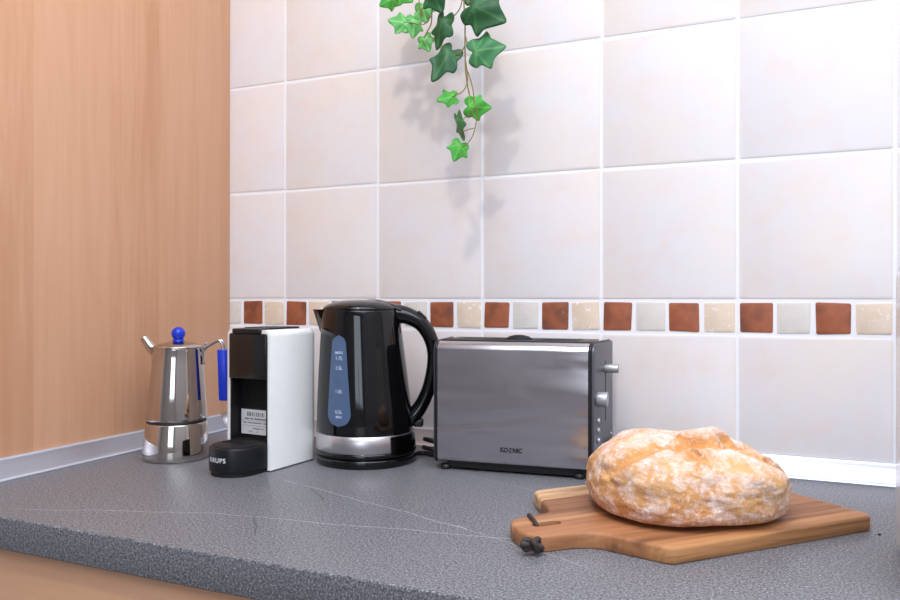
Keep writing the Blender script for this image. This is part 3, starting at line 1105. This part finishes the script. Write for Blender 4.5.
def loaf():
    c = Vector((.8935, -.3055, .0171))
    bm = bmesh.new()
    bmesh.ops.create_icosphere(bm, subdivisions=7, radius=1)
    crack = bm.verts.layers.float.new('crack')
    # local frame: x image-right, y away from the camera, z up
    HX, HY, HZ = .1060, .0960, .0545
    # split lines as seen from the front, given on the unit sphere of the loaf
    def sph(az, el):
        return Vector((math.sin(az) * math.cos(el), -math.cos(az) * math.cos(el), math.sin(el)))
    lines = [([(-62, 22), (-52, 36), (-42, 52), (-20, 60), (8, 62), (40, 60), (62, 52)], 1.0, .075),
             ([(30, 66), (38, 50), (48, 38), (56, 26), (62, 16)], .8, .06),
             ([(-26, 56), (-14, 46), (-6, 44)], .45, .05),
             ([(-13, 52), (-8, 48)], .9, .022),
             ([(50, 40), (54, 33), (57, 24)], .9, .022),
             ([(26, 68), (36, 66), (44, 64)], .9, .025),
             ([(-70, 20), (-60, 10)], .4, .05)]
    L = []
    for pts, amp, w in lines:
        P = [sph(R(a), R(e)) for a, e in pts]
        dense = []
        for a, b in zip(P, P[1:]):
            for k in range(8):
                dense.append((a + (b - a) * k / 8).normalized())
        dense.append(P[-1])
        L.append((dense, amp, w))
    flap_c = sph(R(20), R(74))
    for v in bm.verts:
        d = v.co.normalized()
        n = Vector(d)
        # superellipsoid body
        e = 2.5
        s = (abs(d.x) ** e + abs(d.y) ** e + abs(d.z) ** 2.2) ** (-1 / 2.35)
        p = Vector((d.x * s * HX, d.y * s * HY, d.z * s * HZ))
        nz = noise.noise(d * 1.7 + Vector((3.1, 1.2, 7.7))) * .0060 + noise.noise(d * 4.2 + Vector((9, 2, 5))) * .0030 + noise.noise(d * 10) * .0011 + noise.noise(d * 24) * .0004 + noise.noise(d * 50) * .00015
        cr = 0.0
        disp = 0.0
        for dense, amp, w in L:
            best = min(dense, key=lambda q: (q - d).length_squared)
            dist = (best - d).length + noise.noise(d * 9) * .02
            g = math.exp(-(dist / w) ** 2)
            cr = max(cr, amp * math.exp(-(dist / (w * .9)) ** 2) * (.6 + .9 * noise.noise(d * 14)))
            disp += -.0048 * amp * g + .0022 * amp * math.exp(-((dist - w * 2.1) / (w * 1.1)) ** 2)
        fd = (flap_c - d).length
        fl = max(0.0, 1 - (fd / .25) ** 2)
        disp += .0110 * fl ** .8 if fl > 0 else 0
        if .9 < fd / .25 < 1.1:
            cr = max(cr, .55)
        nz *= .5 + .5 * max(0.0, min(1.0, (d.z + .5) / .7))
        p += n * (nz + disp)
        # lop-sided silhouette: higher on the left shoulder, falling to the right
        if p.z > 0:
            p.z *= 1.0 - .10 * (p.x / HX) - .10 * max(0, p.x / HX) ** 2 + .05 * math.exp(-((p.x / HX + .45) / .3) ** 2)
        # underside flattened with a tucked edge
        z = p.z
        if z < -.006:
            q = -.006 - z
            z = -.006 - .024 * math.tanh(q / .024 * .95)
        p.z = z + .0310
        v.co = p
        v[crack] = max(0, min(1, cr))
    zmin = min(v.co.z for v in bm.verts)
    for v in bm.verts:
        v.co.z -= zmin
        if v.co.z < .0020:
            v.co.z = max(0.0, v.co.z - .0012)
    o = link('bread_loaf', bm, M['bread'], sharp=180)
    o.location = c
    o.rotation_euler = (0, 0, math.atan2(.4074, .9133) + R(3))
    tag(o, 'round rustic bread loaf dusted with flour, resting on the wooden board', 'bread')


loaf()

# ------------------------------------------------------------------ appliance cut off at the right
def appliance():
    root = thing('white_appliance', 'upright white appliance with rounded corners and a black top, cut off by the right edge', 'appliance', (1.0965, -.470, 0), 0)
    W, D, H = .24, .165, .2815
    bm = prism(round_poly([(0, 0), (W, 0), (W, D), (0, D)], .016, 6), .004, H, .010, 4)
    link('housing', bm, M['white_plastic'], root)
    bm = prism(round_poly([(.003, .003), (W - .003, .003), (W - .003, D - .003), (.003, D - .003)], .015, 6), H - .010, H + .0040, .003, 3)
    link('top', bm, M['black_satin'], root)
    bm = prism(round_poly([(.004, .004), (W - .004, .004), (W - .004, D - .004), (.004, D - .004)], .014, 6), 0, .006)
    link('foot_frame', bm, M['black_matt'], root)


appliance()

bm = bmesh.new()
bmesh.ops.create_icosphere(bm, subdivisions=2, radius=.0018)
for v in bm.verts:
    v.co.z = max(0, v.co.z * .6 + .0007)
    v.co += v.co.normalized() * .0004 * noise.noise(v.co * 900)
o = link('crumb', bm, M['leather'])
o.location = (1.0879, -.2621, 0)
tag(o, 'tiny dark crumb on the worktop, right of the board corner', 'crumb')

# ------------------------------------------------------------------ ivy
def leaf_mat(name, base, edge, vein):
    t = NT(name)
    v = t.n('ShaderNodeTexCoord').outputs['Object']
    at = t.n('ShaderNodeAttribute', dict(attribute_name='vein')).outputs['Fac']
    n1 = t.noise(v, 70, 3)
    n2 = t.noise(v, 260, 3)
    c = t.mix(t.ramp(n1, [(.3, (0, 0, 0)), (.7, (1, 1, 1))]), base, edge)
    c = t.mix(t.math('MULTIPLY', at, .75), c, vein)
    t.p(Base__Color=c, Roughness=.5)
    t.b.inputs['Specular IOR Level'].default_value = .35
    t.b.inputs['Transmission Weight'].default_value = 0
    t.b.inputs['Subsurface Weight'].default_value = .06
    t.bump(t.math('SUBTRACT', n2, t.math('MULTIPLY', at, .9)), .25, .0006)
    return t.m


M['leaf_dark'] = leaf_mat('leaf_dark', srgb(20, 70, 40), srgb(30, 88, 48), srgb(54, 116, 66))
M['leaf_mid'] = leaf_mat('leaf_mid', srgb(32, 104, 58), srgb(48, 126, 72), srgb(84, 156, 92))
M['leaf_bright'] = leaf_mat('leaf_bright', srgb(40, 148, 48), srgb(66, 170, 56), srgb(104, 194, 84))
M['leaf_pale'] = leaf_mat('leaf_pale', srgb(64, 156, 74), srgb(92, 178, 94), srgb(150, 216, 140))
M['stem'] = plain('ivy_stem', srgb(128, 112, 56), .6)

IVY_OUT = [(0, -.02), (.12, -.16), (.30, -.22), (.42, -.12), (.50, .02), (.40, .16), (.52, .30), (.64, .46), (.50, .52), (.36, .54), (.26, .68), (.13, .86), (0, 1.0)]


def leaf(root, px, py, size, tip, mat, Y=-.13, tilt=(0, 0), fold=.35, curl=.18, wide=1.0):
    """ivy leaf: px,py centre in the photograph, size = length in metres, tip = direction the point hangs (deg, 0 right, 90 up)"""
    rndl = random.Random(int(px * 31 + py * 7))
    right = IVY_OUT[1:-1]
    out = [(x * wide * (1 + rndl.uniform(-.06, .06)), y + rndl.uniform(-.02, .02)) for x, y in right]
    outl = [(-x * wide * (1 + rndl.uniform(-.08, .08)), y + rndl.uniform(-.02, .02)) for x, y in right]
    ring = [(0, 0)] + out + [(0, 1.0)] + list(reversed(outl))
    bm = bmesh.new()
    vl = bm.verts.layers.float.new('vein')
    # densify outline, then concentric rings towards the vein junction
    dense = []
    n = len(ring)
    for i in range(n):
        a, b = Vector(ring[i]), Vector(ring[(i + 1) % n])
        for k in range(3):
            t = k / 3
            dense.append(a.lerp(b, t))
    # smooth the outline a little, keep lobes
    for _ in range(2):
        dense = [(dense[i - 1] + dense[i] * 2 + dense[(i + 1) % len(dense)]) / 4 for i in range(len(dense))]
    cen = Vector((0, .22))
    veins = [Vector((0, 1)), Vector((.74, .52)), Vector((-.74, .52)), Vector((.46, 0)), Vector((-.46, 0))]

    def height(p):
        z = -fold * abs(p.x) ** 1.15 * .55 - curl * (p.y - .35) ** 2 + .03 * math.sin(p.x * 9 + p.y * 7)
        return z

    def veinness(p):
        best = 9
        for e in veins:
            d = e - cen * .3
            o_ = cen * .3
            t = max(0, min(1, (p - o_).dot(d) / d.length_squared))
            best = min(best, (p - o_ - d * t).length)
        return max(0, 1 - best / .045)
    rings = []
    K = 7
    for j in range(K, 0, -1):
        f = j / K
        rw = []
        for p in dense:
            q = cen.lerp(p, f)
            vv = bm.verts.new((q.x, q.y, height(q)))
            vv[vl] = veinness(q)
            rw.append(vv)
        rings.append(rw)
    cv = bm.verts.new((cen.x, cen.y, height(cen)))
    cv[vl] = 1
    N = len(dense)
    for a, b in zip(rings, rings[1:]):
        for k in range(N):
            bm.faces.new((a[k], a[(k + 1) % N], b[(k + 1) % N], b[k]))
    for k in range(N):
        bm.faces.new((rings[-1][k], rings[-1][(k + 1) % N], cv))
    bmesh.ops.recalc_face_normals(bm, faces=bm.faces[:])
    for v in bm.verts:
        v.co = Vector((v.co.x, v.co.y - .4, v.co.z)) * size
    bmesh.ops.solidify(bm, geom=bm.faces[:], thickness=.0005)
    o = link('leaf', bm, mat, root, sharp=180)
    # frame: leaf y axis = tip direction, leaf z axis = towards the viewer's side of the wall
    a = R(tip)
    yv = (rt * math.cos(a) + up * math.sin(a)).normalized()
    zv = -fw
    xv = yv.cross(zv).normalized()
    rot = Matrix((xv, yv, zv)).transposed()
    rot = rot @ Matrix.Rotation(R(tilt[0]), 3, 'X') @ Matrix.Rotation(R(tilt[1]), 3, 'Y')
    P = seen(px, py, Y)
    o.matrix_local = Matrix.Translation(P - root.location) @ rot.to_4x4()
    return o


def ivy():
    top = Vector((.56, -.0005, .90))
    root = thing('ivy_vine', 'trailing ivy strands with lobed green leaves hanging down in front of the tiles', 'plant', top)
    Y = -.13

    def strand(pts, rad, name='stem', Ys=None):
        P = [seen(x, y, Ys or Y) - root.location for x, y in pts]
        return P
    def st(pts, rad, Ys=None, lead=None):
        P = strand(pts, rad, Ys=Ys)
        if lead:
            P = [Vector(q) for q in lead] + P
        link('stem', tube(P, rad, seg=8), M['stem'], root)
    up1 = seen(464, -2, Y) - root.location
    up2 = seen(433, -2, Y) - root.location
    up3 = seen(419, -2, Y) - root.location
    ld = lambda u, dx: [(dx, .0005, 0), (dx + (u.x - dx) * .5, -.05, .012), (u.x, u.y + .004, u.z * .45)]
    st([(464, -2), (465, 20), (465, 45), (465.5, 68), (467, 82), (470, 98)], .0011, lead=ld(up1, 0.0))
    st([(465.5, 66), (470, 78), (473, 90), (474, 100), (476, 108)], .0009)
    st([(477, 108), (476.5, 120), (473, 135), (467, 144), (462, 147)], .0008)
    st([(466, 62), (467.5, 80), (463, 91), (452, 97)], .0008)
    st([(465.5, 36), (468, 46), (474, 53), (479, 53)], .0009)
    st([(465, 46), (461, 52), (455, 55), (448, 58)], .0009)
    st([(466, -2), (471, 3), (478, 8)], .0009)
    st([(463, -4), (460, 8), (454, 16), (449, 19)], .0009)
    st([(474, 114), (466, 117), (460, 121)], .0007)
    st([(474, 128), (467, 130), (460, 133)], .0007)
    st([(433, -2), (432, 12), (431, 24), (427, 32), (424, 38)], .0010, lead=ld(up2, -.02))
    st([(431, 16), (427, 22), (421, 25), (412, 23), (404, 22)], .0008)
    st([(419, -2), (420, 10), (421, 18), (423, 8), (430, 5)], .0008, lead=ld(up3, -.035))
    mm = lambda px: px / 5.95 * .0088                # pixels of the photograph at the vine's distance, in metres
    D, Md, Br, Pa = M['leaf_dark'], M['leaf_mid'], M['leaf_bright'], M['leaf_pale']
    leaf(root, 486, 12, mm(41), -30, D, -.140, (12, 10), wide=1.0)
    leaf(root, 487, 49, mm(34), 8, Md, -.134, (10, -8), wide=.95)
    leaf(root, 443, 63, mm(40), -122, D, -.142, (8, 12), wide=.66)
    leaf(root, 440, 31, mm(34), -105, D, -.138, (-12, 40), wide=.74, fold=.6)
    leaf(root, 436, -1, mm(28), -70, D, -.145, (5, 20))
    leaf(root, 447, 98, mm(20), -168, Br, -.130, (10, 15), wide=.85)
    leaf(root, 478, 107, mm(25), -5, Br, -.128, (8, 10), wide=.9)
    leaf(root, 459, 127, mm(27), -75, Md, -.126, (0, 70), wide=.8)
    leaf(root, 458, 151, mm(21), -112, Br, -.126, (10, -12), wide=.95)
    leaf(root, 399, 22, mm(22), 168, Pa, -.122, (5, 14))
    leaf(root, 414, 27, mm(22), -95, Pa, -.126, (5, -18), wide=.85)
    leaf(root, 426, 43, mm(18), -70, Pa, -.122, (8, 20))
    leaf(root, 388, 1, mm(19), -150, Br, -.120, (5, -10))
    leaf(root, 405, -4, mm(19), -40, Br, -.122, (5, 12))
    leaf(root, 424, 12, mm(23), -80, Pa, -.112, (10, 20))
    leaf(root, 470, -12, mm(34), -100, D, -.120, (10, 20))
    leaf(root, 410, -24, mm(30), -120, D, -.124, (10, 10))
    leaf(root, 442, -30, mm(34), -60, D, -.120, (10, -10))
    leaf(root, 398, -30, mm(26), -140, Md, -.118, (6, 10))


ivy()

# ------------------------------------------------------------------ light
w = bpy.data.worlds.new('world')
scene.world = w
w.use_nodes = True
bg = w.node_tree.nodes['Background']
bg.inputs[0].default_value = (.72, .82, 1.0, 1)
bg.inputs[1].default_value = 1.0


def area(name, loc, target, sx, sy, power, col, shape='RECTANGLE', spread=None):
    l = bpy.data.lights.new(name, 'AREA')
    l.shape = shape
    l.size = sx
    l.size_y = sy
    l.energy = power
    l.color = col
    if spread:
        l.spread = spread
    o = bpy.data.objects.new(name, l)
    COL.objects.link(o)
    o.location = loc
    o.rotation_euler = (Vector(target) - Vector(loc)).to_track_quat('-Z', 'Y').to_euler()
    return o


area('window_daylight', ((WX0 + WX1) / 2, -3.60, (WZ0 + WZ1) / 2), ((WX0 + WX1) / 2, 0, .4), 1.15, 1.15, 13, (.80, .88, 1.0))
area('ceiling_lamp', (.79, -1.20, 1.69), (.7, -.3, .1), .09, .09, 7.0, (1.0, .89, .76), 'DISK')
area('ceiling_bounce_fill', (1.35, -1.5, 1.71), (1.35, -1.5, 0), 2.1, 2.2, 58, (.82, .87, 1.0))  # added soft fill standing in for light bounced off the ceiling, no real fixture

vs = scene.view_settings
vs.view_transform = 'Standard'
vs.look = 'None'
vs.exposure = 0.14
vs.gamma = 1.0
vs.use_curve_mapping = False
